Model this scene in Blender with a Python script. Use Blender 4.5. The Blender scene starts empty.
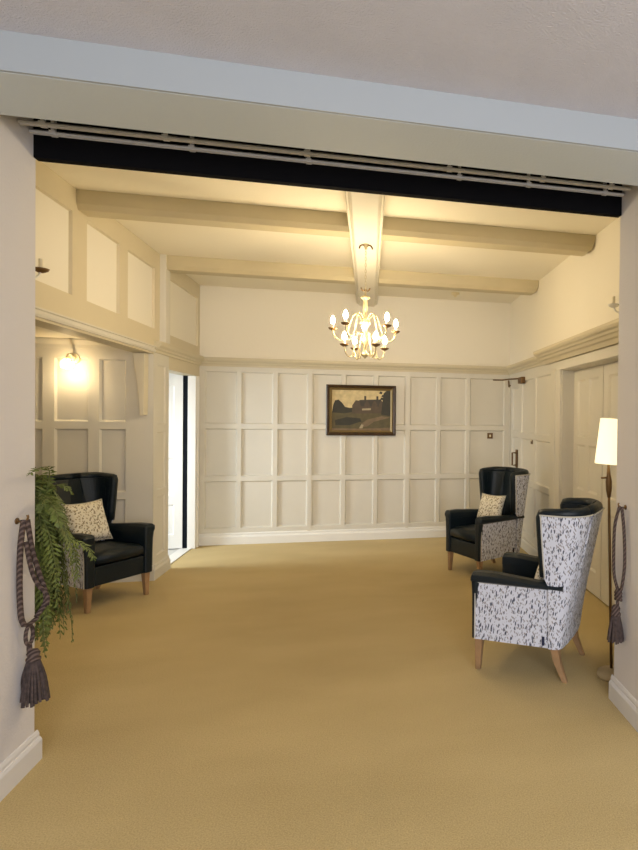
import bpy, bmesh, math, random
from mathutils import Vector, Matrix
random.seed(7)
PI = math.pi
C = bpy.context.scene.collection
scn = bpy.context.scene

# ------------------------------------------------------------------ camera
YAW, PITCH, ROLL, FPX, CX = .2266, -.0117, -.0117, 570.0, 500.2
cy, sy = math.cos(YAW), math.sin(YAW)
cp, sp = math.cos(PITCH), math.sin(PITCH)
cr, sr = math.cos(ROLL), math.sin(ROLL)
x_ = Vector((cy, -sy, 0)); z_ = Vector((-sp*sy, -sp*cy, cp)); f_ = Vector((cp*sy, cp*cy, sp))
r_ = cr*x_ - sr*z_; u_ = sr*x_ + cr*z_
cam = bpy.data.objects.new('camera', bpy.data.cameras.new('camera')); C.objects.link(cam)
M = Matrix((r_, u_, -f_)).transposed().to_4x4(); M.translation = Vector((0, 0, 1.5))
cam.matrix_world = M
cam.data.sensor_fit = 'HORIZONTAL'; cam.data.sensor_width = 36
cam.data.lens = FPX*36/638; cam.data.shift_x = (319-CX)/638
cam.data.clip_start = .05
scn.camera = cam

# ------------------------------------------------------------------ light, world, exposure
scn.view_settings.view_transform = 'Standard'; scn.view_settings.look = 'None'
scn.view_settings.exposure = 0.0; scn.view_settings.gamma = 1
scn.view_settings.use_curve_mapping = False
w = bpy.data.worlds.new('world'); scn.world = w; w.use_nodes = True
w.node_tree.nodes['Background'].inputs[0].default_value = (.8, .9, 1, 1)
w.node_tree.nodes['Background'].inputs[1].default_value = .05

def area(name, loc, target, sx, sy_, power, col):
    l = bpy.data.lights.new(name, 'AREA'); l.shape = 'RECTANGLE'; l.size = sx; l.size_y = sy_
    l.energy = power; l.color = col
    o = bpy.data.objects.new(name, l); C.objects.link(o); o.location = loc
    o.rotation_euler = (Vector(target)-Vector(loc)).to_track_quat('-Z', 'Y').to_euler()
    return o
area('window_daylight', (.5, -2.35, 1.6), (.1, 3, .9), 3.2, 1.7, 185, (.93, .94, 1.0))
lob = area('lobby_daylight', (-3.5, 6.15, 1.35), (0, 6.9, .25), .7, 1.3, 24, (.88, .95, 1.0))
lob.data.spread = 1.7
BULB, SCONCE, SHADE = 430.0, 520.0, 2.3           # emission strengths of the lamps
WARM = (1.0, .80, .50)

# ------------------------------------------------------------------ materials
def mat(name, col, rough=.6, metal=0, bump=0, bscale=60, var=0, vscale=6, spec=.5, sheen=0, det=3):
    m = bpy.data.materials.new(name); m.use_nodes = True
    n = m.node_tree.nodes; L = m.node_tree.links; b = n['Principled BSDF']
    b.inputs['Base Color'].default_value = (*col, 1); b.inputs['Roughness'].default_value = rough
    b.inputs['Metallic'].default_value = metal; b.inputs['Specular IOR Level'].default_value = spec
    if sheen: b.inputs['Sheen Weight'].default_value = sheen
    tc = n.new('ShaderNodeTexCoord')
    if var:
        t = n.new('ShaderNodeTexNoise'); t.inputs['Scale'].default_value = vscale; t.inputs['Detail'].default_value = 4
        L.new(tc.outputs['Object'], t.inputs['Vector'])
        r = n.new('ShaderNodeValToRGB')
        r.color_ramp.elements[0].color = (*[c*(1-var) for c in col], 1); r.color_ramp.elements[0].position = .3
        r.color_ramp.elements[1].color = (*[min(1, c*(1+var)) for c in col], 1); r.color_ramp.elements[1].position = .7
        L.new(t.outputs['Fac'], r.inputs[0]); L.new(r.outputs[0], b.inputs['Base Color'])
    if bump:
        t = n.new('ShaderNodeTexNoise'); t.inputs['Scale'].default_value = bscale; t.inputs['Detail'].default_value = det
        L.new(tc.outputs['Object'], t.inputs['Vector'])
        k = n.new('ShaderNodeBump'); k.inputs['Strength'].default_value = bump; k.inputs['Distance'].default_value = .01
        L.new(t.outputs['Fac'], k.inputs['Height']); L.new(k.outputs[0], b.inputs['Normal'])
    return m
def emis(name, col, s):
    m = bpy.data.materials.new(name); m.use_nodes = True
    b = m.node_tree.nodes['Principled BSDF']
    b.inputs['Base Color'].default_value = (*col, 1)
    b.inputs['Emission Color'].default_value = (*col, 1); b.inputs['Emission Strength'].default_value = s
    return m
RAILM = mat('rail_paint', (.62, .555, .40), .5, var=.02, vscale=3)
CREAM = mat('cream_paint', (.665, .635, .555), .5, var=.02, vscale=3)
WHITE = mat('white_paint', (.80, .79, .75), .45, var=.02, vscale=3)
UPPER = mat('upper_wall_plaster', (.87, .82, .70), .8, bump=.1, bscale=40)
CEIL = mat('room_ceiling_plaster', (.88, .83, .70), .85, bump=.1, bscale=30)
PANEL = mat('frieze_panel_paint', (.82, .78, .68), .7, bump=.05, bscale=40)
FRIEZE = mat('frieze_frame_paint', (.64, .57, .41), .5, var=.02, vscale=3)
BEAMM = mat('beam_paint', (.56, .49, .32), .5, var=.04, vscale=4)
NEARW = mat('near_wall_plaster', (.68, .655, .65), .85, bump=.15, bscale=90)
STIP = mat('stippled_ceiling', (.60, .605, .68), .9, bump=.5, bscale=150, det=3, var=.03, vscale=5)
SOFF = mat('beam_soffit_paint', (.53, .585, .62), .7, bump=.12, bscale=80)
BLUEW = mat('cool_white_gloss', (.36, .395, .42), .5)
SKIRT = mat('skirting_gloss', (.72, .71, .70), .35)
BLACK = mat('black_track_recess', (.004, .004, .005), .9, spec=.05)
DARK = mat('dark_gap', (.006, .008, .012), .8, spec=.1)
ALU = mat('aluminium_track', (.75, .75, .77), .5, metal=.3)
CHMETAL = mat('cream_gilt_metal', (.42, .35, .20), .45, metal=.3)
BRASS = mat('pale_brass', (.84, .75, .53), .35, metal=.5)
OLDB = mat('dark_brass', (.16, .09, .035), .4, metal=.7)
CANDLE = mat('candle_tube', (.80, .74, .58), .5)
GLASSY = mat('sconce_glass', (.80, .66, .36), .2)
GLASSY.node_tree.nodes['Principled BSDF'].inputs['Alpha'].default_value = .45
WOODLEG = mat('beech_leg', (.33, .20, .10), .42, var=.15, vscale=18)
DARKLEG = mat('walnut_leg', (.12, .055, .025), .42, var=.15, vscale=18)
LEATHER = mat('navy_leather', (.005, .011, .016), .40, bump=.18, bscale=120, spec=.32)
PIPING = mat('cream_piping', (.55, .53, .47), .7)
TAG = mat('navy_tag', (.01, .015, .05), .7)
SOIL = mat('soil', (.03, .02, .01), 1)
POT = mat('dark_glazed_pot', (.035, .03, .025), .35)
STEM = mat('fern_stem', (.10, .12, .03), .7)
ROPE2 = mat('rope_pale', (.42, .37, .34), .9, bump=.5, bscale=300)
GOLD = mat('gilt_slip', (.24, .17, .07), .45, metal=.5)
FRAME = mat('dark_wood_frame', (.045, .022, .009), .4, var=.3, vscale=25)
LOBF = mat('lobby_floor', (.62, .61, .58), .5)
LINEN = mat('linen_drop', (.66, .60, .46), .8)
LAMPW = mat('bleached_wood_base', (.50, .38, .20), .5, var=.1, vscale=20)
BULBM = emis('lit_bulb', WARM, BULB)
BULB2 = emis('lit_sconce_bulb', (1.0, .78, .46), SCONCE)
SHADEM = emis('lit_shade', (1.0, .86, .56), SHADE)
SHADEM.node_tree.nodes['Principled BSDF'].inputs['Emission Strength'].default_value = 1.25
SHADEM.node_tree.nodes['Principled BSDF'].inputs['Emission Color'].default_value = (1.0, .87, .56, 1)
SHADEM.node_tree.nodes['Principled BSDF'].inputs['Base Color'].default_value = (.5, .45, .35, 1)

def leaf_mat():
    m = mat('fern_leaf', (.115, .15, .03), .6, var=.45, vscale=9)
    b = m.node_tree.nodes['Principled BSDF']; return m
FERN = leaf_mat()

def carpet():
    m = bpy.data.materials.new('golden_carpet'); m.use_nodes = True
    n = m.node_tree.nodes; L = m.node_tree.links; b = n['Principled BSDF']
    b.inputs['Roughness'].default_value = .95; b.inputs['Specular IOR Level'].default_value = .1
    b.inputs['Sheen Weight'].default_value = .1
    tc = n.new('ShaderNodeTexCoord')
    def noise(s, d, sc=None):
        t = n.new('ShaderNodeTexNoise'); t.inputs['Scale'].default_value = s; t.inputs['Detail'].default_value = d
        if sc:
            mp = n.new('ShaderNodeMapping'); mp.inputs['Scale'].default_value = sc
            L.new(tc.outputs['Object'], mp.inputs['Vector']); L.new(mp.outputs[0], t.inputs['Vector'])
        else: L.new(tc.outputs['Object'], t.inputs['Vector'])
        return t
    big = noise(1.1, 5, (1, 2.2, 1)); fine = noise(170, 3)
    a = n.new('ShaderNodeMath'); a.operation = 'MULTIPLY_ADD'; a.inputs[1].default_value = .70
    L.new(fine.outputs['Fac'], a.inputs[0])
    s2 = n.new('ShaderNodeMath'); s2.operation = 'MULTIPLY'; s2.inputs[1].default_value = .30
    L.new(big.outputs['Fac'], s2.inputs[0]); L.new(s2.outputs[0], a.inputs[2])
    r = n.new('ShaderNodeValToRGB')
    r.color_ramp.elements[0].position = .32; r.color_ramp.elements[0].color = (.42, .312, .128, 1)
    r.color_ramp.elements[1].position = .68; r.color_ramp.elements[1].color = (.64, .50, .24, 1)
    L.new(a.outputs[0], r.inputs[0]); L.new(r.outputs[0], b.inputs['Base Color'])
    k = n.new('ShaderNodeBump'); k.inputs['Strength'].default_value = .5; k.inputs['Distance'].default_value = .006
    L.new(fine.outputs['Fac'], k.inputs['Height']); L.new(k.outputs[0], b.inputs['Normal'])
    return m
CARPET = carpet()

def fabric(name, base, inks, scale=(62, 62, 19), thr=.40):
    """pale cloth printed with small slanting leaf strokes in a few inks"""
    m = bpy.data.materials.new(name); m.use_nodes = True
    n = m.node_tree.nodes; L = m.node_tree.links; b = n['Principled BSDF']
    b.inputs['Roughness'].default_value = .9; b.inputs['Specular IOR Level'].default_value = .15
    tc = n.new('ShaderNodeTexCoord'); cur = None
    for i, (ink, rot, off) in enumerate(inks):
        mp = n.new('ShaderNodeMapping'); mp.inputs['Scale'].default_value = scale
        mp.inputs['Location'].default_value = (off, off*1.7, off*.6)
        r0 = n.new('ShaderNodeMapping'); r0.inputs['Rotation'].default_value = (rot, rot, 0)
        L.new(tc.outputs['Object'], r0.inputs['Vector']); L.new(r0.outputs[0], mp.inputs['Vector'])
        v = n.new('ShaderNodeTexVoronoi'); v.inputs['Scale'].default_value = 1.0; v.inputs['Randomness'].default_value = 1
        L.new(mp.outputs[0], v.inputs['Vector'])
        r = n.new('ShaderNodeValToRGB')
        r.color_ramp.elements[0].position = thr-.06; r.color_ramp.elements[0].color = (1, 1, 1, 1)
        r.color_ramp.elements[1].position = thr; r.color_ramp.elements[1].color = (0, 0, 0, 1)
        L.new(v.outputs['Distance'], r.inputs[0])
        mx = n.new('ShaderNodeMix'); mx.data_type = 'RGBA'
        L.new(r.outputs[0], mx.inputs['Factor'])
        if cur is None: mx.inputs['A'].default_value = (*base, 1)
        else: L.new(cur, mx.inputs['A'])
        mx.inputs['B'].default_value = (*ink, 1); cur = mx.outputs['Result']
    L.new(cur, b.inputs['Base Color'])
    return m
FABRIC = fabric('leaf_print_cloth', (.64, .665, .75), [((.36, .37, .42), .45, 0), ((.30, .28, .29), -.4, 3.1), ((.07, .08, .12), .12, 7.7)], thr=.33, scale=(82, 82, 21))
CUSHF = fabric('leaf_print_cushion', (.82, .78, .67), [((.48, .41, .28), .7, 1.), ((.27, .23, .15), -.6, 4.4)], scale=(58, 58, 34), thr=.36)

def rope_mat():
    m = bpy.data.materials.new('twisted_mauve_cord'); m.use_nodes = True
    n = m.node_tree.nodes; L = m.node_tree.links; b = n['Principled BSDF']; b.inputs['Roughness'].default_value = .9
    tc = n.new('ShaderNodeTexCoord'); mp = n.new('ShaderNodeMapping'); mp.inputs['Rotation'].default_value = (.7, .7, 0)
    L.new(tc.outputs['Object'], mp.inputs['Vector'])
    wv = n.new('ShaderNodeTexWave'); wv.inputs['Scale'].default_value = 22; wv.bands_direction = 'Z'
    L.new(mp.outputs[0], wv.inputs['Vector'])
    r = n.new('ShaderNodeValToRGB'); r.color_ramp.elements[0].color = (.040, .024, .020, 1); r.color_ramp.elements[0].position = .45
    r.color_ramp.elements[1].color = (.13, .09, .075, 1); r.color_ramp.elements[1].position = .8
    L.new(wv.outputs['Fac'], r.inputs[0]); L.new(r.outputs[0], b.inputs['Base Color'])
    return m
ROPE = rope_mat()
TASSEL = mat('tassel_threads', (.060, .042, .038), .9, var=.5, vscale=60)

# ------------------------------------------------------------------ mesh helpers
def obj(name, bm, m, parent=None, smooth=False, loc=None, bevel=0, seg=2):
    bmesh.ops.recalc_face_normals(bm, faces=bm.faces[:])
    me = bpy.data.meshes.new(name); bm.to_mesh(me); bm.free()
    for x in (m if isinstance(m, (list, tuple)) else [m]): me.materials.append(x)
    if smooth:
        for p in me.polygons: p.use_smooth = True
    o = bpy.data.objects.new(name, me); C.objects.link(o)
    if parent: o.parent = parent
    if loc: o.location = loc
    if bevel:
        b = o.modifiers.new('bevel', 'BEVEL'); b.width = bevel; b.segments = seg; b.limit_method = 'ANGLE'
        b.angle_limit = .6
        if smooth is False:
            for p in me.polygons: p.use_smooth = False
    return o
def struct(name, bm, m, **k):
    o = obj(name, bm, m, **k); o['kind'] = 'structure'; return o
def thing(name, label, cat, loc=(0, 0, 0), rz=0, group=None):
    o = bpy.data.objects.new(name, None); C.objects.link(o); o.empty_display_size = .1
    o.location = loc; o.rotation_euler = (0, 0, rz); o['label'] = label; o['category'] = cat
    if group: o['group'] = group
    return o
def tag(o, label, cat, group=None):
    o['label'] = label; o['category'] = cat
    if group: o['group'] = group
    return o
def B(): return bmesh.new()
def box(bm, x0, x1, y0, y1, z0, z1, mi=0):
    vs = [bm.verts.new((x, y, z)) for x in (x0, x1) for y in (y0, y1) for z in (z0, z1)]
    for q in ((0, 1, 3, 2), (4, 6, 7, 5), (0, 4, 5, 1), (2, 3, 7, 6), (0, 2, 6, 4), (1, 5, 7, 3)):
        f = bm.faces.new([vs[i] for i in q]); f.material_index = mi
    return bm
def loft(bm, rings, cap=True, closed=True, mi=0):
    R = [[bm.verts.new(p) for p in r] for r in rings]
    n = len(R[0])
    for a, b in zip(R, R[1:]):
        for i in range(n if closed else n-1):
            j = (i+1) % n
            f = bm.faces.new((a[i], a[j], b[j], b[i])); f.material_index = mi
    if cap:
        for r in (R[0], R[-1]):
            f = bm.faces.new(r); f.material_index = mi
    return bm
def lathe(bm, prof, c=(0, 0, 0), n=20, mi=0):
    c = Vector(c)
    rings = [[c+Vector((max(r, 1e-4)*math.cos(2*PI*i/n), max(r, 1e-4)*math.sin(2*PI*i/n), z)) for i in range(n)] for r, z in prof]
    return loft(bm, rings, mi=mi)
def tube(bm, pts, rad, n=8, closed=False, mi=0):
    pts = [Vector(p) for p in pts]; N = len(pts); rings = []
    rr = rad if isinstance(rad, (list, tuple)) else [rad]*N
    up = None
    for i, p in enumerate(pts):
        if closed: t = pts[(i+1) % N]-pts[i-1]
        else: t = pts[min(i+1, N-1)]-pts[max(i-1, 0)]
        t.normalize()
        if up is None: up = Vector((0, 0, 1)) if abs(t.z) < .9 else Vector((1, 0, 0))
        s = t.cross(up).normalized(); up = s.cross(t).normalized()
        rings.append([p+(s*math.cos(2*PI*k/n)+up*math.sin(2*PI*k/n))*rr[i] for k in range(n)])
    if closed: rings.append(rings[0]); 
    if closed:
        R = [[bm.verts.new(q) for q in r] for r in rings[:-1]]; R.append(R[0])
        for a, b in zip(R, R[1:]):
            for k in range(n):
                f = bm.faces.new((a[k], a[(k+1) % n], b[(k+1) % n], b[k])); f.material_index = mi
        return bm
    return loft(bm, rings, mi=mi)
def spline(P, n=8):
    P = [Vector(p) for p in P]; out = []
    for i in range(len(P)-1):
        p0 = P[max(i-1, 0)]; p1 = P[i]; p2 = P[i+1]; p3 = P[min(i+2, len(P)-1)]
        for k in range(n):
            t = k/n
            out.append(.5*((2*p1)+(p2-p0)*t+(2*p0-5*p1+4*p2-p3)*t*t+(3*p1-p0-3*p2+p3)*t**3))
    out.append(P[-1]); return out
def prism(bm, prof, p0, p1, du, dv, mi=0):
    """sweep a 2-D profile (u, v) from p0 to p1; du, dv = world directions of u and v"""
    p0, p1, du, dv = Vector(p0), Vector(p1), Vector(du), Vector(dv)
    return loft(bm, [[p+du*a+dv*b for a, b in prof] for p in (p0, p1)], mi=mi)
def panelled(bm, us, vs, cells, mp, depth=.022, inset=.014, mi=0, pmi=None):
    """a panelled skin: cells in `cells` are sunk behind a sloping moulding; mp(u, v, d) -> point"""
    pmi = mi if pmi is None else pmi
    V = {}
    def v(u, w_, d):
        k = (round(u, 5), round(w_, 5), round(d, 5))
        if k not in V: V[k] = bm.verts.new(mp(u, w_, d))
        return V[k]
    for i in range(len(us)-1):
        for j in range(len(vs)-1):
            a, b, c, d = us[i], us[i+1], vs[j], vs[j+1]
            if (i, j) in cells:
                s = inset
                O = [(a, c), (b, c), (b, d), (a, d)]; I = [(a+s, c+s), (b-s, c+s), (b-s, d-s), (a+s, d-s)]
                for k in range(4):
                    l = (k+1) % 4
                    f = bm.faces.new((v(*O[k], 0), v(*O[l], 0), v(*I[l], -depth), v(*I[k], -depth))); f.material_index = mi
                f = bm.faces.new([v(*q, -depth) for q in I]); f.material_index = pmi
            else:
                f = bm.faces.new((v(a, c, 0), v(b, c, 0), v(b, d, 0), v(a, d, 0))); f.material_index = mi
    return bm
def grid(us_panels, u0, u1):
    """panel spans [(a,b)...] -> sorted lines and indexes of the panel cells"""
    L = [u0]; idx = []
    for a, b in us_panels: L += [a, b]; idx.append(len(L)-2)
    if L[-1] < u1: L.append(u1)
    if us_panels and abs(us_panels[0][0]-u0) < 1e-6:
        L = L[1:]; idx = [i-1 for i in idx]
    return L, idx

# ------------------------------------------------------------------ the setting
XL, XR, YF, HC = -1.892, 1.761, 7.135, 2.979
RL, RR, YO = -1.39, 1.291, 2.82
struct('floor', box(B(), -1.95, 3.4, -2.6, 7.3, -.1, 0), CARPET)
bm = box(B(), -4.2, -1.95, 5.75, 7.6, -.1, -.001)
struct('floor', bm, LOBF)
struct('floor', box(B(), -3.5, -1.95, -2.6, 5.75, -.1, 0), CARPET)
# room ceiling
struct('ceiling', box(B(), -2.2, 2.2, 2.86, 7.3, HC, HC+.1), CEIL)

# far wall: plain plaster above, panelling below
struct('wall_far', box(B(), -2.2, 2.1, YF, YF+.12, 2.10, HC+.05), UPPER)
uc = [(-1.835, -1.492), (-1.448, -1.100), (-1.050, -.712), (-.655, -.322), (-.275, .060), (.105, .440), (.497, .828), (.872, 1.205), (1.248, 1.70)]
vc = [(.185, .735), (.79, 1.345), (1.40, 2.005)]
us, ui = grid(uc, -2.0, 1.82); vs, vi = grid(vc, 0, 2.10)
bm = panelled(B(), us, vs, {(i, j) for i in ui for j in vi}, lambda u, v, d: Vector((u, YF-d, v)))
box(bm, -2.1, 2.1, YF+.03, YF+.12, -.05, 2.10)
for x in (-.685, .468):      # joints between the three sections of panelling
    box(bm, x-.018, x+.018, YF-.006, YF+.02, .12, 2.08)
struct('wall_far_panelling', bm, CREAM)['kind'] = 'structure'
SK = [(0, 0), (.022, 0), (.022, .085), (.016, .10), (.010, .105), (.010, .125), (0, .135)]
bm = prism(B(), SK, (-1.9, YF, 0), (XR, YF, 0), (0, -1, 0), (0, 0, 1))
struct('baseboard_far', bm, WHITE)
RAIL = [(0, 0), (.012, 0), (.016, .02), (.03, .032), (.034, .045), (.055, .062), (.062, .078), (.062, .10), (0, .10)]
struct('trim_1', prism(B(), RAIL, (XL, YF, 2.06), (XR, YF, 2.06), (0, -1, 0), (0, 0, 1)), RAILM)

# left wall: frieze over alcove and door
yc = [(3.20, 3.62), (3.78, 4.262), (4.457, 4.985), (5.138, 5.728), (6.13, 7.06)]
us, ui = grid(yc, 2.80, YF+.02); vs, vi = grid([(2.272, 2.82)], 2.06, HC+.02)
bm = panelled(B(), us, vs, {(i, j) for i in ui for j in vi}, lambda u, v, d: Vector((XL+d, u, v)), depth=.02, inset=.006, pmi=1)
box(bm, -2.04, XL-.03, 2.86, YF+.02, 2.06, HC+.02)
bm2 = bm
box(bm2, -2.04, XL-.001, 2.86, 5.71, 2.045, 2.07)                      # lintel underside
box(bm2, -2.04, XL-.001, 6.11, 7.135, 1.935, 2.07)                     # over the lobby doorway
struct('wall_left', bm2, [FRIEZE, PANEL])
bm = B()
prism(bm, [(0, 0), (.014, 0), (.02, .012), (.02, .02), (.008, .026), (.008, .04), (.02, .046), (.02, .054), (0, .06)], (XL, 2.86, 2.06), (XL, 5.71, 2.06), (1, 0, 0), (0, 0, 1))
struct('trim_2', bm, CREAM)
# pilaster in the frieze, picture rail beyond it
struct('trim_3', box(B(), XL-.01, XL+.05, 5.855, 5.985, 2.165, HC+.01), CREAM, bevel=.006)
struct('trim_4', prism(B(), RAIL, (XL, 5.72, 2.06), (XL, YF, 2.06), (1, 0, 0), (0, 0, 1)), RAILM)
# pier between alcove and doorway (its panelled face and the far strip)
bm = B()
us, ui = grid([(5.80, 6.02)], 5.71, 6.11); vs, vi = grid([(.20, .74), (.80, 1.34), (1.41, 1.96)], 0, 2.06)
panelled(bm, us, vs, {(i, j) for i in ui for j in vi}, lambda u, v, d: Vector((XL+d, u, v)), depth=.012)
box(bm, -2.04, XL-.02, 5.74, 6.105, 0, 2.06)
box(bm, XL-.021, XL-.0002, 6.108, 6.112, 0, 2.06)
struct('wall_left_pier', bm, CREAM)
bm = prism(B(), SK, (XL, 5.69, 0), (XL, 6.11, 0), (1, 0, 0), (0, 0, 1))
prism(bm, SK, (XL+.02, 5.71, 0), (-3.3, 5.71, 0), (0, -1, 0), (0, 0, 1))
struct('baseboard_left', bm, CREAM)
# alcove
us, ui = grid([(-3.22, -3.12), (-3.06, -2.76), (-2.67, -2.41), (-2.325, -2.115)], -3.3, -1.893)
vs, vi = grid([(.20, .74), (.80, 1.365), (1.43, 1.985)], 0, 2.2)
bm = panelled(B(), us, vs, {(i, j) for i in ui for j in vi}, lambda u, v, d: Vector((u, 5.71-d, v)), depth=.02)
box(bm, -3.3, -2.045, 5.735, 5.78, 0, 2.2)
struct('wall_alcove_back', bm, CREAM)
struct('wall_alcove_side', box(B(), -3.4, -3.3, 2.9, 5.78, 0, 2.3), CREAM)
struct('wall_alcove_near', box(B(), -3.3, -1.893, 3.0, 3.1, 0, 2.3), CREAM)
struct('ceiling_alcove', box(B(), -3.3, -2.04, 3.1, 5.735, 2.15, 2.25), CEIL)
CORN = [(0, 0), (.015, 0), (.02, .03), (.05, .055), (.06, .065), (.06, .08), (0, .08)]
struct('trim_5', prism(B(), CORN, (-3.3, 5.71, 2.07), (-2.04, 5.71, 2.07), (0, -1, 0), (0, 0, 1)), CREAM)
struct('wall_left_near', box(B(), -2.04, XL, 2.86, 3.1, 0, 2.06), CREAM)

# lobby behind the left doorway
bm = box(B(), -4.0, -3.9, 5.78, 7.5, 0, 2.5); box(bm, -4.0, -2.04, 7.45, 7.5, 0, 2.5); box(bm, -4.0, -2.04, 5.78, 5.83, 0, 2.5)
box(bm, -2.04, -1.95, 7.25, 7.5, 0, 2.5)
struct('wall_lobby', bm, WHITE)
struct('ceiling_lobby', box(B(), -4.0, -2.04, 5.78, 7.5, 2.45, 2.5), WHITE)
# doorway jambs and the open white door leaf
bm = box(B(), -1.965, XL+.012, 6.96, 7.06, 0, 1.934); box(bm, -1.96, XL-.002, 7.061, 7.134, 0, 2.06); box(bm, -1.93, XL+.022, 7.02, 7.062, 0, 1.934)
struct('trim_6', bm, WHITE, bevel=.006)
d1 = B()
us, ui = grid([(-2.66, -2.42), (-2.34, -2.10)], -2.75, -2.016); vs, vi = grid([(.16, .50), (.60, 1.02), (1.12, 1.82)], 0.01, 1.96)
panelled(d1, us, vs, {(i, j) for i in ui for j in vi}, lambda u, v, d: Vector((u, 6.97-d, v)), depth=.012)
box(d1, -2.75, -2.018, 6.985, 7.01, .012, 1.958)
dl = struct('door_1', d1, WHITE)
obj('door_edge_seal', box(B(), -2.015, -1.9655, 6.975, 7.01, 0.004, 1.932), DARK, dl)  # dark strip standing in for the shade in the gap beside the leaf
struct('trim_7', box(B(), -2.75, XL-.17, 6.99, 7.03, 1.961, 2.0), WHITE)
struct('threshold_trim_8', box(B(), -2.04, XL-.03, 6.11, 7.0, -.001, .008), WHITE).name = 'trim_8'

# right wall
struct('wall_right', box(B(), XR, XR+.25, 2.86, 7.25, 2.10, HC+.02), UPPER)
us, ui = grid([(5.42, 5.95), (6.03, 6.52)], 5.06, 6.60); vs, vi = grid([(.20, .74), (.80, 1.27), (1.33, 1.95)], 0, 2.10)
bm = panelled(B(), us, vs, {(i, j) for i in ui for j in vi}, lambda u, v, d: Vector((XR-d, u, v)), depth=.014)
box(bm, XR+.03, XR+.25, 5.06, 6.60, 0, 2.10); box(bm, XR, XR+.04, 5.055, 5.065, 0, 1.96)
box(bm, XR, XR+.25, 3.62, 5.07, 1.955, 2.10)
box(bm, XR, XR+.25, 2.86, 3.63, 0, 2.10)
box(bm, XR, XR+.25, 7.10, 7.2, 0, 2.1); box(bm, XR, XR+.25, 6.60, 7.10, 1.99, 2.10)
struct('wall_right_panelling', bm, CREAM)
bm = box(B(), XR-.02, XR+.02, 5.08, 5.24, 0, 1.98); box(bm, XR-.028, XR+.02, 5.205, 5.24, 0, 1.98)
box(bm, XR-.022, XR+.02, 3.60, 5.24, 1.96, 2.04)
struct('trim_9', bm, CREAM, bevel=.004)
struct('baseboard_right', prism(B(), SK, (XR, 5.24, 0), (XR, 6.60, 0), (-1, 0, 0), (0, 0, 1)), CREAM)
struct('trim_10', prism(B(), RAIL, (XR, 5.58, 2.06), (XR, YF, 2.06), (-1, 0, 0), (0, 0, 1)), RAILM)
RAIL2 = [(0, -.03), (.03, -.03), (.05, 0), (.07, .01), (.085, .03), (.10, .035), (.11, .05), (.13, .062), (.14, .078), (.14, .10), (0, .10)]
struct('trim_11', prism(B(), RAIL2, (XR, 2.86, 2.08), (XR, 5.58, 2.08), (-1, 0, 0), (0, 0, 1)), RAILM)
# double doors in the right wall
DX = XR+.115
for n, (ya, yb) in enumerate(((4.385, 5.07), (3.66, 4.375))):
    us, ui = grid([(ya+.10, ya+.31), (ya+.39, yb-.10)], ya, yb); vs, vi = grid([(.20, .74), (.86, 1.27), (1.34, 1.86)], .012, 1.955)
    bm = panelled(B(), us, vs, {(i, j) for i in ui for j in vi}, lambda u, v, d: Vector((DX-d, u, v)), depth=.014, inset=.018)
    box(bm, DX+.02, DX+.05, ya, yb, .012, 1.955)
    for yy in (ya, yb): box(bm, DX+.0005, DX+.03, yy-.002 if yy == yb else yy, yy if yy == yb else yy+.002, .012, 1.955)
    dd = struct('door_%d' % (n+2), bm, CREAM)
    if n == 0:
        obj('door_stop', box(B(), DX+.02, DX+.03, 4.376, 4.384, .012, 1.955), DARK, dd)  # thin dark strip drawn as the shade between the two leaves
struct('wall_right_backing', box(B(), XR+.19, XR+.25, 3.6, 5.1, 0, 2.1), DARK)
# narrow door in the far right corner
us, ui = grid([(6.70, 7.0)], 6.61, 7.09); vs, vi = grid([(.20, .74), (.80, 1.27), (1.34, 1.88)], .012, 1.985)
bm = panelled(B(), us, vs, {(i, j) for i in ui for j in vi}, lambda u, v, d: Vector((XR+.012-d, u, v)), depth=.012)
box(bm, XR+.03, XR+.06, 6.61, 7.09, .012, 1.985)
d4 = struct('door_4', bm, CREAM)
hb = B(); box(hb, XR-.004, XR+.013, 6.72, 6.775, .90, 1.12)
tube(hb, [(XR-.004, 6.745, 1.08), (XR-.05, 6.745, 1.08), (XR-.05, 6.745, .93), (XR-.004, 6.745, .93)], .011)
obj('door_handle', hb, OLDB, d4)

# beams
def hbeam(name, x0, x1, y0, y1, z0=2.85):
    c = .022
    prof = [(0, HC-z0+.02), (0, c*1.6), (c*.4, c), (c, .0), (y1-y0-c, 0), (y1-y0-c*.4, c), (y1-y0, c*1.6), (y1-y0, HC-z0+.02)]
    rings = []
    ends = [(x0, 0), (x1-.065, 0), (x1-.045, .006), (x1-.025, .022), (x1-.012, .055), (x1-.008, .09)] if x1 > 1 else [(x0, 0), (x1, 0)]
    for x, lift in ends: rings.append([Vector((x, y0+a, z0+max(b, min(b+lift, .12)))) for a, b in prof])
    if x1 > 1: rings.append([Vector((x1, p.y, p.z)) for p in rings[-1]])
    return loft(B(), rings)
struct('beam_trim_12', hbeam('', XL-.01, -.15, 4.31, 4.49), BEAMM).name = 'trim_12'
struct('trim_13', hbeam('', .085, XR+.01, 4.31, 4.49), BEAMM)
struct('trim_14', hbeam('', XL-.01, -.15, 5.872, 6.05), BEAMM)
struct('trim_15', hbeam('', .085, XR+.01, 5.87, 6.05), BEAMM)
prof = [(-.155, .15), (-.155, .03), (-.148, .022), (-.14, .03), (-.125, .008), (-.115, 0), (.045, 0), (.055, .008), (.07, .03), (.078, .022), (.085, .03), (.085, .15)]
struct('trim_16', loft(B(), [[Vector((a, y, 2.84+b)) for a, b in prof] for y in (2.86, YF+.01)]), PANEL)  # central beam: chandelier light put into a paler colour than the cross beams

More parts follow.
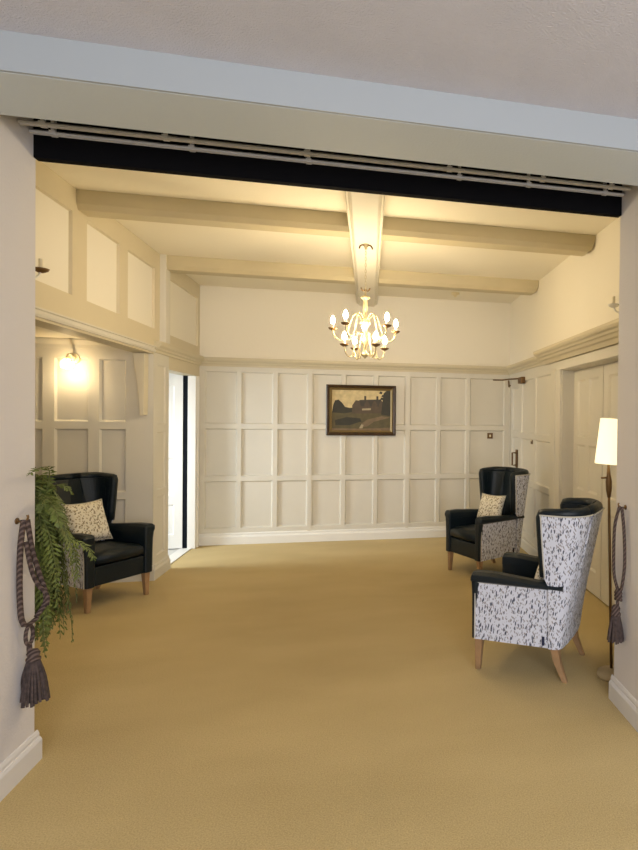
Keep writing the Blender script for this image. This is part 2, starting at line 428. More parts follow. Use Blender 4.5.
# opening between the two rooms
bm = box(B(), RL-.6, RL, 2.47, YO, 0, 2.80); box(bm, -3.5, RL-.6, 2.47, 2.86, 0, 3.0)
struct('wall_opening_left', bm, NEARW)
bm = box(B(), RR, RR+.6, 2.50, YO, 0, 2.80); box(bm, RR+.6, 3.4, 2.47, 2.86, 0, 3.0)
struct('wall_opening_right', bm, NEARW)
struct('wall_left_return', box(B(), XL-.14, RL-.05, YO+.001, 2.86, 0, 2.80), CREAM)
struct('wall_right_return', box(B(), RR+.05, XR+.25, YO+.001, 2.86, 0, 2.80), CREAM)
SKN = [(0, 0), (.020, 0), (.020, .085), (.014, .097), (.009, .10), (.009, .112), (.004, .125), (0, .128)]
bm = prism(B(), SKN, (RL, 2.45, 0), (RL, YO+.02, 0), (1, 0, 0), (0, 0, 1))
struct('baseboard_opening_left', bm, SKIRT)
bm = prism(B(), SKN, (RR, 2.50, 0), (RR, YO+.02, 0), (-1, 0, 0), (0, 0, 1)); prism(bm, SKN, (RR-.02, 2.50, 0), (2.6, 2.50, 0), (0, -1, 0), (0, 0, 1))
struct('baseboard_opening_right', bm, SKIRT)
# beam over the opening: boxed downstand, dark slot with curtain tracks, rear board
YA = 2.147
bm = box(B(), -3.4, 3.4, YA, 2.452, 2.587, 2.95)
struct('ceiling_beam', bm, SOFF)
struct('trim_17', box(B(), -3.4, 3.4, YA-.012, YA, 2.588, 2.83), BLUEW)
struct('trim_18', box(B(), RL+.002, RR-.002, YO-.02, YO+.02, 2.578, 2.80), BLACK)
struct('trim_19', box(B(), RL+.002, RR-.002, 2.455, YO-.02, 2.775, 2.80), BLACK)
struct('wall_over_opening', box(B(), -2.2, 2.2, YO+.021, 2.858, 2.60, HC+.1), UPPER)
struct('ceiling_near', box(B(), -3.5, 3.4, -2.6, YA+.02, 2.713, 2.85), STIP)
bm = box(B(), -3.5, -3.4, -2.6, 2.5, 0, 2.8); struct('wall_near_left', bm, NEARW)
bm = box(B(), 3.4, 3.5, -2.6, 2.5, 0, 2.8); struct('wall_near_right', bm, NEARW)
bm = box(B(), -3.5, 3.5, -2.6, -2.5, 0, 2.8); struct('wall_near_back', bm, NEARW)

# ------------------------------------------------------------------ curtain tracks
for k, (yy, zz, lab) in enumerate(((2.690, 2.672, 'front aluminium curtain track under the beam, nearer the camera'), (2.770, 2.672, 'rear aluminium curtain track in the dark slot, next to the black board'))):
    t = thing('curtain_track', lab, 'curtain track', (0, yy, zz), 0, 'curtain tracks over the opening')
    a = B(); box(a, RL+.006, RR-.006, -.010, -.003, -.0065, .0065); box(a, RL+.006, RR-.006, .003, .010, -.0065, .0065); box(a, RL+.006, RR-.006, -.010, .010, .003, .006)
    obj('rail', a, ALU, t)
    for x in (-1.30, -.85+.08*k, -.28, .36+.06*k, .82-.05*k, 1.18):
        b = B(); box(b, x-.012, x+.012, -.013, .013, -.009, .010); box(b, x-.006, x+.006, -.01, .01, .010, 2.775-zz)
        obj('bracket', b, ALU, t)

# ------------------------------------------------------------------ armchairs
def upath(z, off, yf, n=9):
    """plan of back and wings at height z, offset `off` inward; from right wing front round the back to the left"""
    t = (z-.19)/.81
    wb = .250+.035*t; yb = .272+.155*t**1.15
    wf = .272+.015*t
    r = .05+.11*t
    wb -= off; wf -= off; yb -= off; r = max(r-off*.6, .02)
    pts = []
    ys = yb-r
    for i in range(6):
        k = i/6; y = yf+(ys-yf)*k
        x = wf+(wb-wf)*((y+.26)/(ys+.26))
        pts.append((x, y))
    for i in range(n):
        a = PI/2*i/(n-1)
        pts.append((wb-r+r*math.cos(a), ys+r*math.sin(a)))
    m = [(-x, y) for x, y in reversed(pts)]
    mid = [(wb*k, yb+.0) for k in (.5, 0, -.5)]
    mid = [(x, yb+.012*(1-(x/wb)**2)) for x, _ in mid]
    return pts+mid+m
def armchair(name, label, legm=WOODLEG):
    t = thing(name, label, 'armchair')
    # outer back and wings
    zs = [.19, .30, .42, .55, .60, .66, .75, .85, .91, .955]
    def ring(z, o0, o1, yfun):
        a = upath(z, o0, yfun(z)); b = upath(z, o1, yfun(z))
        return [Vector((x, y, z)) for x, y in a]+[Vector((x, y, z)) for x, y in reversed(b)]
    def yw(z):
        if z < .57: return .20
        q = (z-.57)/.39
        return .178-.028*q**.8
    def shell(o0, o1, z0, z1, wfun, lift=0):
        rings = []
        for z in zs:
            if z0 <= z <= z1: rings.append(ring(z, o0, o1, wfun))
        return loft(B(), rings)
    obj('outer_back', shell(0, .018, .19, 1, yw), FABRIC, t)
    # leather lining with soft vertical channels
    b = B(); rings = []
    for z in [.44, .50, .58, .66, .75, .85, .91, .955]:
        yy = yw(z)
        a = upath(z, .0185, yy-.004 if z > .57 else yy); c = upath(z, .068, yy-.004 if z > .57 else yy)
        m = len(c); c2 = []
        for i, (x, y) in enumerate(c):
            q = (i-(m-1)/2)
            bulge = .022*abs(math.cos(x*PI/.17)) if y > .2 else .006
            c2.append((x*(1-.05*bulge/.02), y-bulge*(1 if y > .2 else 0)))
        rings.append([Vector((x, y, z)) for x, y in a]+[Vector((x, y, z)) for x, y in reversed(c2)])
    obj('back_lining', loft(b, rings), LEATHER, t, bevel=.004)
    # padded rim over wings and back, with its piping
    b = B(); top = [Vector((x, y, .955+.012*min(1, max(0, (y-.12)/.2)))) for x, y in upath(.955, .034, .155)]
    front = [Vector((upath(z, .034, yw(z))[0][0], yw(z)-.004, z)) for z in (.60, .68, .76, .84, .90, .935)]
    left = [Vector((-p.x, p.y, p.z)) for p in reversed(front)]
    path = front+top+left
    tube(b, path, .0315, 10)
    obj('rim', b, LEATHER, t, smooth=True)
    b = B(); tube(b, [Vector((x, y, .955)) for x, y in upath(.955, -.004, .15)], .0045, 6)
    for s in (1, -1):
        tube(b, [Vector((s*(upath(z, -.003, yw(z))[0][0]), yw(z)+.006, z)) for z in (.60, .68, .76, .84, .90, .955)], .0045, 6)
    obj('piping', b, PIPING, t, smooth=True)
    # arms (leather inside, front and pad) and cloth sides
    for s in (1, -1):
        b = B()
        rings = []
        for y, zt in ((-.275, .575), (-.262, .590), (-.15, .592), (.0, .580), (.12, .570), (.285, .565)):
            q = (y+.275)/.56; wo = .300-.028*q; wi = .205-.02*q; e = .012 if y < -.27 else 0
            rings.append([Vector((s*x, y, z)) for x, z in ((wi+e, .515), (wi+e, zt-.02), (wi+.02, zt-e), (wo-.025, zt-e), (wo-e, zt-.018), (wo-e, .54), (wo-.02, .528), (wo-.05, .52))])
        loft(b, rings)
        rings = []
        for z, fo in ((.19, 0), (.35, .002), (.47, .008), (.54, .018)):
            rings.append([Vector((s*x, y, z)) for x, y in ((.205, .20), (.205, -.262), (.215, -.272), (.262+fo, -.272), (.2735+fo, -.264), (.2735+fo, -.245), (.262, -.2), (.225, .20))])
        loft(b, rings)
        obj('arm', b, LEATHER, t, smooth=False, bevel=.006)
        b = B(); rings = []
        for z in (.19, .35, .47, .53):
            f = 0
            rings.append([Vector((s*x, y, z)) for x, y in ((.2760, -.244), (.236+.01*(z-.19), .235), (.222, .235), (.262, -.242))])
        loft(b, rings)
        obj('side_panel', b, FABRIC, t)
        b = B(); tube(b, [Vector((s*.2775, -.247, z)) for z in (.19, .3, .4, .53)], .0042, 6)
        tube(b, [Vector((s*(.277-.04*k), -.244+.475*k, .5285)) for k in (0, .5, 1)], .0042, 6)
        obj('side_piping', b, PIPING, t)
    # apron, seat cushion
    obj('front_apron', box(B(), -.205, .205, -.258, -.20, .19, .335), LEATHER, t, bevel=.008)
    obj('seat_base', box(B(), -.205, .205, -.20, .20, .195, .31), LEATHER, t)
    b = B(); rings = []
    N = 7
    for i in range(N):
        y = -.272+.45*i/(N-1)
        e = .012*(1 if i in (0, N-1) else 0)
        dome = .012*math.sin(PI*i/(N-1))
        rings.append([Vector((x, y, z)) for x, z in ((-.198+e, .345+e), (-.203+e, .39), (-.195+e, .43-e), (-.1, .443+dome-e), (0, .447+dome-e), (.1, .443+dome-e), (.195-e, .43-e), (.203-e, .39), (.198-e, .345+e), (0, .338+e))])
    obj('seat_cushion', loft(b, rings), LEATHER, t, smooth=True, bevel=0)
    # legs: straight tapered in front, splayed behind
    for s in (1, -1):
        b = B(); loft(b, [[Vector((s*.238+dx*r+s*k*.004, -.232+dy*r-k*.004, z)) for dx, dy in ((-1, -1), (1, -1), (1, 1), (-1, 1))] for z, r, k in ((0, .0145, 1), (.10, .019, .4), (.19, .0235, 0))])
        obj('leg', b, legm, t, bevel=.003)
        b = B(); loft(b, [[Vector((s*(.20+k*.1)+dx*r, .225+k+dy*r, z)) for dx, dy in ((-1, -1), (1, -1), (1, 1), (-1, 1))] for z, r, k in ((0, .0145, .065), (.05, .017, .042), (.11, .02, .016), (.19, .025, 0))])
        obj('leg', b, legm, t, bevel=.003)
    obj('maker_tag', box(B(), .2445, .2480, .160, .176, .205, .255), TAG, t).rotation_euler = (0, 0, 0)
    return t
def copy_thing(root, label):
    r = root.copy(); C.objects.link(r); r['label'] = label
    for ch in list(root.children):
        c = ch.copy(); C.objects.link(c); c.parent = r
        for g in list(ch.children):
            d = g.copy(); C.objects.link(d); d.parent = c
    return r
chair = armchair('wing_armchair', 'navy leather wing armchair seen from behind with pale leaf-print sides, nearest the floor lamp')
chair.location = (.985, 3.40, 0); chair.rotation_euler = (0, 0, math.radians(-125)); chair['group'] = 'wing armchairs in the hall'
c2 = copy_thing(chair, 'navy leather wing armchair facing left near the far right corner, cushion on its seat')
c2.location = (1.11, 5.45, 0); c2.rotation_euler = (0, 0, math.radians(-64))
c3 = copy_thing(chair, 'navy leather wing armchair standing by the alcove beside the fern')
c3.location = (-2.12, 5.18, 0); c3.rotation_euler = (0, 0, math.radians(58))

def cushion(label, root, dx, dy, z, tilt, spin=0, size=.33):
    """a square scatter cushion leaning on the chair's back; placed in the chair's frame"""
    b = B(); n = 12; P = [[], []]
    for sgn in (0, 1):
        for i in range(n+1):
            row = []
            for j in range(n+1):
                u = i/n*2-1; v = j/n*2-1
                pin = 1-.10*(1-abs(v)**2)*abs(u)**3; pin2 = 1-.10*(1-abs(u)**2)*abs(v)**3
                th = .055*((1-u**4)*(1-v**4))**.6
                row.append(b.verts.new((u*size/2*pin, (th if sgn else -th), v*size/2*pin2)))
            P[sgn].append(row)
    for sgn in (0, 1):
        for i in range(n):
            for j in range(n):
                b.faces.new((P[sgn][i][j], P[sgn][i+1][j], P[sgn][i+1][j+1], P[sgn][i][j+1]))
    bmesh.ops.remove_doubles(b, verts=b.verts[:], dist=.0004)
    o = obj('cushion', b, CUSHF, None, smooth=True)
    R = Matrix.Translation(root.location) @ Matrix.Rotation(root.rotation_euler.z, 4, 'Z')
    o.matrix_world = R @ Matrix.Translation((dx, dy, z)) @ Matrix.Rotation(spin, 4, 'Z') @ Matrix.Rotation(tilt, 4, 'X')
    tag(o, label, 'cushion', 'leaf-print scatter cushions')
    b = B(); e = size/2
    tube(b, [Vector((u*e*(1-.10*(1-v*v)*abs(u)**3), 0, v*e*(1-.10*(1-u*u)*abs(v)**3))) for u, v in
             [(-1+2*k/10, -1) for k in range(10)]+[(1, -1+2*k/10) for k in range(10)]+[(1-2*k/10, 1) for k in range(10)]+[(-1, 1-2*k/10) for k in range(10)]], .004, 6, closed=True)
    obj('cushion_piping', b, PIPING, o)
    return o
cushion('cream leaf-print cushion on the alcove armchair beside the fern', c3, -.02, .085, .625, math.radians(-20), math.radians(4), .345)
cushion('cream leaf-print cushion on the armchair near the far right corner', c2, -.02, .09, .60, math.radians(-20), math.radians(14), .30)
cushion('leaf-print cushion peeping past the wing of the nearest armchair', chair, .0, .13, .60, math.radians(-18), 0, .30)

# ------------------------------------------------------------------ chandelier
ch = thing('chandelier', 'pale brass chandelier with two tiers of lit candle bulbs hanging from the beam', 'chandelier', (-.034, 4.57, 0))
b = lathe(B(), [(.0, 2.84), (.022, 2.84), (.02, 2.83), (.012, 2.815), (.008, 2.80), (.0, 2.80)])
obj('ceiling_rose', b, CHMETAL, ch, smooth=True)
b = B()
for s in (1, -1):
    tube(b, spline([(0, 0, 2.815), (s*.02, -.01, 2.83), (s*.042, -.012, 2.822), (s*.05, -.012, 2.80)]), .006, 6)
obj('hook_leaves', b, OLDB, ch)
b = B(); z = 2.81; k = 0
while z > 2.50:
    P = []
    for i in range(10):
        a = 2*PI*i/10; x = .006*math.cos(a); zz = .014*math.sin(a)
        P.append((x, 0, z-.014+zz) if k % 2 else (0, x, z-.014+zz))
    tube(b, P, .0018, 5, closed=True); z -= .0235; k += 1
obj('chain', b, CHMETAL, ch)
b = B()
for s in (1, -1):
    tube(b, spline([(0, 0, 2.49), (s*.015, 0, 2.478), (s*.028, 0, 2.488), (s*.034, 0, 2.503)]), .005, 6)
obj('lower_hook', b, OLDB, ch)
b = lathe(B(), [(.0, 2.497), (.005, 2.495), (.006, 2.45), (.010, 2.445), (.036, 2.428), (.034, 2.42), (.013, 2.408), (.016, 2.39), (.019, 2.34), (.015, 2.29), (.02, 2.262), (.038, 2.24), (.042, 2.222), (.022, 2.20), (.014, 2.17), (.018, 2.13), (.034, 2.10), (.036, 2.085), (.02, 2.06), (.012, 2.03), (.016, 2.005), (.03, 1.99), (.028, 1.975), (.01, 1.962), (.0, 1.95)])
obj('column', b, CHMETAL, ch, smooth=True)
def arms(n, ph, R, zd, zs):
    for i in range(n):
        a = math.radians(ph+360/n*i)      # 0 = towards the camera
        d = Vector((math.sin(a), -math.cos(a), 0))
        P = spline([d*.02+Vector((0, 0, zs)), d*R*.35+Vector((0, 0, zs+.045)), d*R*.62+Vector((0, 0, zd-.075)), d*R*.90+Vector((0, 0, zd-.07)), d*R+Vector((0, 0, zd-.01))], 6)
        b = B(); tube(b, P, .0055, 7)
        q = d*R*.38+Vector((0, 0, zs+.0))
        tube(b, spline([d*R*.62+Vector((0, 0, zd-.072)), d*R*.48+Vector((0, 0, zd-.085)), d*R*.40+Vector((0, 0, zd-.06)), d*R*.46+Vector((0, 0, zd-.04))], 4), .004, 6)
        arm = obj('arm', b, CHMETAL, ch, smooth=True)
        c = d*R
        obj('drip_dish', lathe(B(), [(.0, zd-.018), (.012, zd-.014), (.030, zd-.004), (.035, zd+.006), (.031, zd+.006), (.012, zd), (.0, zd)], c), OLDB if True else BRASS, arm, smooth=True)
        obj('candle_tube', lathe(B(), [(.0, zd), (.0095, zd), (.0095, zd+.038), (.0, zd+.038)], c, 12), CANDLE, arm)
        obj('bulb', lathe(B(), [(.0, zd+.036), (.008, zd+.038), (.016, zd+.052), (.0165, zd+.066), (.010, zd+.086), (.003, zd+.098), (.0, zd+.100)], c, 12), BULBM, arm, smooth=True)
arms(5, -33, .255, 2.185, 2.25)
arms(4, -62, .172, 2.045, 2.10)

# ------------------------------------------------------------------ alcove sconce
sc = thing('wall_sconce', 'brass wall sconce with glass shade, lit above the alcove armchair', 'wall light', (-2.52, 5.71, 1.98))
b = B(); tube(b, [(0, .02, 0), (0, -.012, 0)], .045, 20); tube(b, [(0, -.012, 0), (0, -.03, 0)], .022, 16)
obj('back_plate', b, BRASS, sc)
b = B(); tube(b, spline([(0, -.02, 0), (0, -.07, .03), (0, -.115, .02), (0, -.12, -.015)]), .008, 8)
obj('bracket', b, BRASS, sc, smooth=True)
obj('shade', lathe(B(), [(.012, -.005), (.034, -.018), (.052, -.045), (.054, -.066), (.042, -.095), (.036, -.095), (.048, -.066), (.046, -.046), (.03, -.024), (.012, -.012)], (0, -.12, 0)), GLASSY, sc, smooth=True)
obj('bulb', lathe(B(), [(0, -.045), (.008, -.05), (.015, -.07), (.015, -.082), (.008, -.096), (0, -.10)], (0, -.12, 0), 14), BULB2, sc, smooth=True)

# candle sconces on the upper walls, mostly hidden by the opening
def candle_sconce(label, x, y, sx):
    t = thing('candle_sconce', label, 'wall light', (x, y, 2.26), 0, 'white candle sconces on the upper walls')
    b = B(); box(b, min(0, sx*.015), max(0, sx*.015), -.03, .03, -.06, .16)
    obj('back_plate', b, WHITE, t, bevel=.01)
    obj('finial', lathe(B(), [(0, .13), (.012, .135), (.016, .15), (.006, .165), (0, .17)], (sx*.02, 0, 0), 12), OLDB, t, smooth=True)
    for s in (1, -1):
        b = B(); tube(b, spline([(sx*.012, 0, .04), (sx*.05, s*.04, -.01), (sx*.09, s*.09, -.01), (sx*.10, s*.12, .03)]), .006, 8)
        a = obj('arm', b, WHITE, t, smooth=True)
        obj('drip_dish', lathe(B(), [(0, .02), (.015, .024), (.034, .034), (.04, .046), (.036, .046), (.014, .036), (0, .034)], (sx*.10, s*.12, 0)), OLDB if sx > 0 else WHITE, a, smooth=True)
        obj('candle_tube', lathe(B(), [(0, .034), (.011, .034), (.011, .10), (0, .10)], (sx*.10, s*.12, 0), 12), CANDLE, a)
    return t
candle_sconce('candle wall sconce on the cream frieze, half hidden by the left wall', XL, 3.57, 1)
candle_sconce('white candle wall sconce over the double doors, half hidden by the right wall', XR, 3.60, -1)

# ------------------------------------------------------------------ picture
pic = thing('framed_painting', 'dark framed landscape painting of a gabled country house on the panelled wall', 'painting', (-.088, YF-.002, 1.577))
W, H = .41, .305
def ringframe(w0, h0, w1, h1, ya, yb, m, nm):
    b = B()
    P = lambda w_, h_, y: [Vector((-w_, y, -h_)), Vector((w_, y, -h_)), Vector((w_, y, h_)), Vector((-w_, y, h_))]
    rings = [P(w0, h0, 0), P(w0, h0, ya), P((w0*2+w1)/3, (h0*2+h1)/3, ya-.008), P(w1, h1, yb), P(w1, h1, 0), P(w0, h0, 0)]
    loft(b, rings, cap=False); return obj(nm, b, m, pic)
ringframe(W, H, W-.035, H-.035, -.03, -.024, FRAME, 'frame')
ringframe(W-.035, H-.035, W-.066, H-.062, -.02, -.014, GOLD, 'inner_slip')
cw, chh = W-.066, H-.062
cols = [mat('art_'+n_, c_, .6, var=.18, vscale=18) for n_, c_ in (('sky', (.58, .47, .25)), ('lawn', (.085, .068, .024)), ('tree', (.022, .020, .010)), ('brick', (.075, .050, .028)), ('roof', (.038, .030, .022)), ('pale', (.36, .30, .19)), ('path', (.17, .115, .06)))]
def art(b, pts, lay, mi):
    vs_ = [b.verts.new((-cw+2*cw*u, -.006-.0004*lay, -chh+2*chh*v)) for u, v in pts]
    f = b.faces.new(vs_); f.material_index = mi
b = B(); box(b, -cw, cw, -.005, -.001, -chh, chh, 0)
art(b, [(0, 0), (1, 0), (1, .47), (.6, .50), (.35, .52), (0, .46)], 1, 1)
art(b, [(.0, .44), (.02, .62), (.05, .74), (.11, .76), (.17, .68), (.22, .58), (.30, .56), (.38, .56), (.38, .46), (.2, .42)], 2, 2)
art(b, [(.34, .42), (.34, .62), (.40, .75), (.47, .74), (.49, .64), (.49, .42)], 3, 3)
art(b, [(.49, .42), (.49, .60), (.86, .60), (.86, .44)], 3, 3)
art(b, [(.46, .76), (.49, .60), (.86, .60), (.84, .78)], 4, 4)
for u in (.55, .68, .80): art(b, [(u, .46), (u, .66), (u+.045, .75), (u+.09, .66), (u+.09, .46)], 5, 3)
for u in (.545, .755): art(b, [(u, .74), (u, .86), (u+.035, .86), (u+.035, .74)], 5, 4)
art(b, [(.51, .50), (.51, .545), (.66, .555), (.66, .51)], 6, 5)
art(b, [(.84, .40), (.86, .70), (.88, .93), (.93, 1), (1, 1), (1, .36)], 6, 2)
for u, v in ((.80, .93), (.84, .85), (.82, .78)): art(b, [(u, v), (u+.02, v+.05), (u+.06, v+.04), (u+.05, v-.02)], 7, 2)
art(b, [(.06, .13), (.05, .25), (.25, .33), (.48, .30), (.50, .22), (.3, .13)], 6, 2)
art(b, [(.48, .08), (.50, .17), (.60, .27), (.85, .36), (1, .33), (.72, .22), (.60, .10)], 6, 6)
art(b, [(.0, 0), (.0, .05), (.48, .04), (1, .07), (1, 0)], 7, 6)
art(b, [(.46, .05), (.50, .15), (.54, .14), (.52, .05)], 8, 5)
obj('canvas', b, cols, pic)

# ------------------------------------------------------------------ small fittings
def plate(name, label, loc, ax, cat='switch', grp=None):
    t = thing(name, label, cat, loc)
    b = B()
    if ax == 'y': box(b, -.036, .036, -.008, 0, -.036, .036)
    else: box(b, -.008, 0, -.034, .034, -.044, .044)
    obj('plate', b, OLDB, t, bevel=.002)
    b = B()
    if ax == 'y': box(b, -.01, .01, -.014, -.008, -.014, .014)
    else: box(b, -.014, -.008, -.01, .01, -.014, .014)
    obj('button', b, BRASS, t)
plate('light_switch', 'square brass light switch on the far panelled wall', (1.515, YF+.014, 1.275), 'y')
plate('key_switch', 'small brass switch on the right panelled wall beside the corner door', (XR+.012, 6.10, 1.262), 'x')
t = thing('door_closer', 'dark brass door closer with folding arm above the corner door', 'door closer', (XR, 6.47, 1.94))
obj('body', box(B(), -.05, 0, -.10, .06, -.03, .045), OLDB, t, bevel=.008)
b = B(); tube(b, [(-.03, .0, .03), (-.10, .22, .035), (-.16, .36, .03)], .010, 6)
obj('arm', b, OLDB, t)
b = B(); tube(b, [(-.16, .36, .03), (-.26, .45, .035)], .009, 6); tube(b, [(-.10, .30, .02), (-.08, .36, -.05), (-.05, .42, -.03)], .010, 6)
obj('arm', b, OLDB, t)
b = lathe(B(), [(0, -.05), (.014, -.048), (.02, -.03), (.045, -.022), (.05, 0), (0, 0)], (0, 0, 0), 18)
o = obj('smoke_detector', b, BRASS, None, smooth=True); o.location = (.985, 6.72, HC)
tag(o, 'small round brass detector on the ceiling near the far wall', 'detector')
b = B(); loft(b, [[Vector(p) for p in ((x0, 5.70, z), (x1, 5.70, z), (x1, 5.60, z), (x0+.02, 5.60, z))] for z, x0, x1 in ((1.49, -1.985, -1.935), (1.7, -2.0, -1.932), (2.04, -2.045, -1.93))])
o = obj('fabric_pelmet', b, LINEN, None, bevel=.004)
tag(o, 'narrow cream tapering drop hanging under the lintel at the alcove corner', 'pelmet')

# ------------------------------------------------------------------ floor lamp
fl = thing('floor_lamp', 'slim floor lamp with lit cream shade behind the nearest armchair', 'floor lamp', (1.395, 3.08, 0))
LEAN = math.radians(1.7)
obj('base', lathe(B(), [(0, 0), (.082, 0), (.086, .012), (.082, .03), (.04, .04), (.015, .05), (0, .05)], (0, 0, 0), 32), LAMPW, fl, smooth=True)
obj('pole', lathe(B(), [(0, .045), (.009, .045), (.008, .6), (.008, 1.28), (0, 1.28)], (0, 0, 0), 12), OLDB, fl, smooth=True).rotation_euler = (0, -LEAN, 0)
b = lathe(B(), [(0, 1.04), (.010, 1.05), (.017, 1.09), (.019, 1.14), (.012, 1.18), (.009, 1.22), (0, 1.22)], (0, 0, 0), 16)
tube(b, [(0, 0, 1.165), (-.05, -.01, 1.165)], .006, 6)
obj('switch_stem', b, OLDB, fl, smooth=True).rotation_euler = (0, -LEAN, 0)
b = lathe(B(), [(.100, 1.245), (.080, 1.505), (.077, 1.505), (.097, 1.245), (.100, 1.245)], (0, 0, 0), 32)
b2 = B(); n = 40
rings = [[Vector((r*math.cos(2*PI*i/n), r*math.sin(2*PI*i/n), z)) for i in range(n)] for r, z in ((.078, 0), (.062, .262), (.060, .262), (.076, 0), (.078, 0))]
b.free(); loft(b2, rings, cap=False)
o = obj('lamp_shade', b2, SHADEM, fl, smooth=True); o.location = (-.040, 0, 1.243); o.rotation_euler = (0, math.radians(3.5), 0)

# ------------------------------------------------------------------ fern
fr = thing('hanging_fern', 'drooping green fern spilling past the left wall edge in front of the alcove armchair', 'plant', (-1.555, 2.985, .84))
b = lathe(B(), [(0, -.16), (.05, -.155), (.075, -.10), (.088, -.02), (.09, 0), (.08, 0), (.075, -.02), (0, -.03)], (0, 0, 0), 24)
box(b, -.02, .02, -.119, -.07, -.12, -.02)
obj('planter', b, POT, fr, smooth=True)
obj('soil', lathe(B(), [(0, -.03), (.074, -.025), (.074, -.012), (0, -.008)], (0, 0, 0), 20), SOIL, fr)
def leafy(bm, P, wmax=.05):
    """pinnate frond along the points P: rib with folded leaflets each side"""
    n = len(P)-1
    tube(bm, P[::2], [.003*(1-k/(n/2+1))+.001 for k in range(len(P[::2]))], 4, mi=1)
    prev = None
    for i in range(2, n+1):
        t = i/n; T = (P[i]-P[i-1]).normalized()
        S = T.cross(Vector((0, 0, 1)))
        if S.length < .25 and prev is not None: S = prev-T*prev.dot(T)
        S.normalize(); prev = S; U = S.cross(T)
        wl = wmax*math.sin(PI*min(1, t*.88+.12))**.6*(.85+.3*random.random())+.004
        for s in (1, -1):
            a = P[i]; tip = a+S*s*wl+T*wl*.5-Vector((0, 0, 1))*wl*.2+U*random.uniform(-.01, .01)
            mid = a+(tip-a)*.45; hw = .0085
            vs_ = [bm.verts.new(q) for q in (a-T*.003, mid-T*hw+U*.002, tip, mid+T*hw+U*.002)]
            bm.faces.new(vs_)
org = Vector((-1.555, 2.985, .84))
def clear(p, w_):
    g = p+org
    if g.y > 2.865+w_*.7: return g.x > -1.86
    return g.x > RL+.02+w_*.5
def arch(base, d, L, rise, fall, n=26):
    return [base+d*(L*(1-(1-i/n)**1.7))+Vector((0, 0, rise*math.sin(min(1, i/n*2.4)*PI/2)-fall*max(0, i/n-.25)**1.35*1.47)) for i in range(n+1)]
b = B(); made = 0; tries = 0
while made < 135 and tries < 4000:
    tries += 1
    a = random.uniform(-1.2, 2.9); d = Vector((math.cos(a), math.sin(a), 0))
    q = made % 5
    L = random.uniform(.05, .17) if q > 1 else random.uniform(.10, .22)
    rise = (.34, .24, .14, .08, .05)[q]*random.uniform(.8, 1.15)
    fall = random.uniform(*((.12, .35), (.25, .5), (.3, .52), (.36, .50), (.40, .50))[q])
    w_ = random.uniform(.035, .055)
    P = arch(d*random.uniform(.01, .06), d, L, rise, fall)
    if not all(clear(p, w_*.6) for p in P): continue
    leafy(b, P, w_); made += 1
V3 = Vector
def rel(pts): return spline([V3(p)-org for p in pts], 7)
leafy(b, rel([(-1.53, 2.985, .86), (-1.49, 3.02, 1.05), (-1.50, 3.04, 1.20), (-1.53, 3.03, 1.32)]), .022)
leafy(b, rel([(-1.50, 2.98, .86), (-1.42, 2.96, 1.12), (-1.355, 2.86, 1.25), (-1.335, 2.74, 1.27), (-1.335, 2.66, 1.25)]), .020)
leafy(b, rel([(-1.50, 2.98, .86), (-1.42, 2.96, 1.03), (-1.352, 2.86, 1.12), (-1.335, 2.78, 1.13), (-1.335, 2.73, 1.09)]), .024)
leafy(b, rel([(-1.50, 2.99, .86), (-1.45, 3.0, 1.05), (-1.42, 3.0, 1.15), (-1.37, 3.0, 1.17), (-1.33, 3.0, 1.13)]), .03)
leafy(b, rel([(-1.50, 2.99, .80), (-1.42, 3.0, .90), (-1.36, 3.0, .93), (-1.27, 3.0, .88), (-1.24, 3.0, .82)]), .035)
obj('foliage', b, [FERN, STEM], fr)

# ------------------------------------------------------------------ tie-backs on the opening walls
def px_wall(x): return x
def hookthing(label, x, y, z, s):
    b = B(); tube(b, spline([(0, 0, 0), (s*.03, 0, -.004), (s*.04, 0, .012), (s*.038, 0, .024)]), .0045, 8)
    lathe(b, [(0, -.003), (.0, .0)], (0, 0, 0), 6) if False else None
    tube(b, [(0, 0, 0), (s*.004, 0, 0)], .013, 12)
    o = obj('tieback_hook', b, OLDB, None, smooth=True); o.location = (x, y, z)
    tag(o, label, 'hook', 'tie-back hooks'); return o
hookthing('dark brass hook on the left wall edge beside the fern', RL, 2.69, 1.06, 1)
hookthing('dark brass hook on the right wall edge near the floor lamp', RR, 2.705, 1.05, -1)
def tassel(bm_par, x, y, ztop, h, r, mroot):
    b = lathe(B(), [(0, ztop), (.016, ztop-.004), (.024, ztop-.02), (.020, ztop-.036), (.026, ztop-.044), (.026, ztop-.054), (0, ztop-.056)], (x, y, 0), 14)
    hd = obj('tassel', b, ROPE, mroot, smooth=True)
    b = B(); z0 = ztop-.052; n = 46
    for i in range(n):
        a = 2*PI*i/n; rr = r*random.uniform(.55, 1.0)
        tube(b, spline([(x+.017*math.cos(a), y+.017*math.sin(a), z0), (x+rr*.75*math.cos(a), y+rr*.75*math.sin(a), z0-h*.45), (x+rr*math.cos(a), y+rr*math.sin(a), z0-h*random.uniform(.92, 1.03))], 3), .0052, 5)
    for i in range(14):
        a = 2*PI*i/14; tube(b, [(x, y, z0), (x+.012*math.cos(a), y+.012*math.sin(a), z0-h*.95)], .006, 5)
    obj('fringe', b, TASSEL, hd)
tb = thing('curtain_tieback', 'mauve twisted cord tie-back with tassel hanging beside the fern', 'tie-back', (RL, 2.69, 1.06), 0, 'tasselled tie-backs')
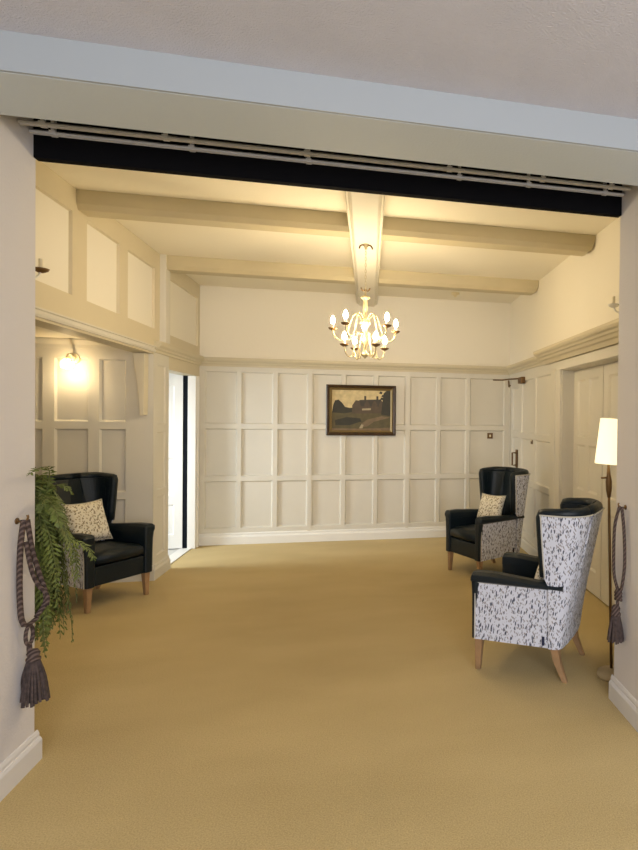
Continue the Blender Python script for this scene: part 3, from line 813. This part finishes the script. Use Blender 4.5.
b = B(); tube(b, spline([(.025, 0, .004), (.018, -.008, -.12), (.014, -.006, -.30), (.016, 0, -.44), (.018, .018, -.49)]), .0105, 10)
obj('cord', b, ROPE, tb, smooth=True)
b = B(); tube(b, spline([(.036, .004, .004), (.040, .03, -.14), (.044, .075, -.27), (.050, .105, -.36), (.052, .105, -.42), (.040, .06, -.47)]), .0095, 10)
tube(b, spline([(.032, .002, -.10), (.036, .035, -.24), (.042, .07, -.32), (.060, .10, -.38), (.06, .10, -.43)]), .0085, 10)
obj('cord', b, ROPE, tb, smooth=True)['label'] = 'paler slack loop'
b = B(); tube(b, [(.028, .035+.026*math.sin(2*PI*i/14), -.545+.045*math.cos(2*PI*i/14)) for i in range(14)], .0075, 8, closed=True)
tube(b, spline([(.022, .0, -.485), (.03, .035, -.492), (.036, .075, -.48)]), .009, 8)
tube(b, [(.028, .035, -.585), (.028, .038, -.635)], .010, 8)
obj('loop_knot', b, ROPE, tb, smooth=True)
tassel(None, .038, .045, -.615, .20, .055, tb)
tb.scale = (1, 1, .88)
tb = thing('curtain_tieback', 'mauve twisted cord tie-back with tassel hanging on the right wall edge', 'tie-back', (RR, 2.705, 1.05), 0, 'tasselled tie-backs')
b = B(); tube(b, spline([(-.022, 0, .004), (-.018, -.022, -.12), (-.018, -.035, -.28), (-.024, -.02, -.40), (-.030, 0, -.44)]), .0085, 10)
obj('cord', b, ROPE, tb, smooth=True)
b = B(); tube(b, spline([(-.034, 0, .006), (-.038, .045, -.10), (-.036, .06, -.24), (-.036, .05, -.36), (-.032, .01, -.43)]), .0085, 10)
obj('cord', b, ROPE, tb, smooth=True)
b = B()
for i in range(3): tube(b, [(-.032+.012*math.cos(2*PI*k/12), .004+.022*math.sin(2*PI*k/12), -.435-.016*i+.008*math.sin(4*PI*k/12)) for k in range(12)], .008, 7, closed=True)
tube(b, [(-.032, .004, -.43), (-.036, .004, -.51)], .009, 8)
obj('loop_knot', b, ROPE, tb, smooth=True)
tassel(None, -.045, .004, -.50, .135, .042, tb)
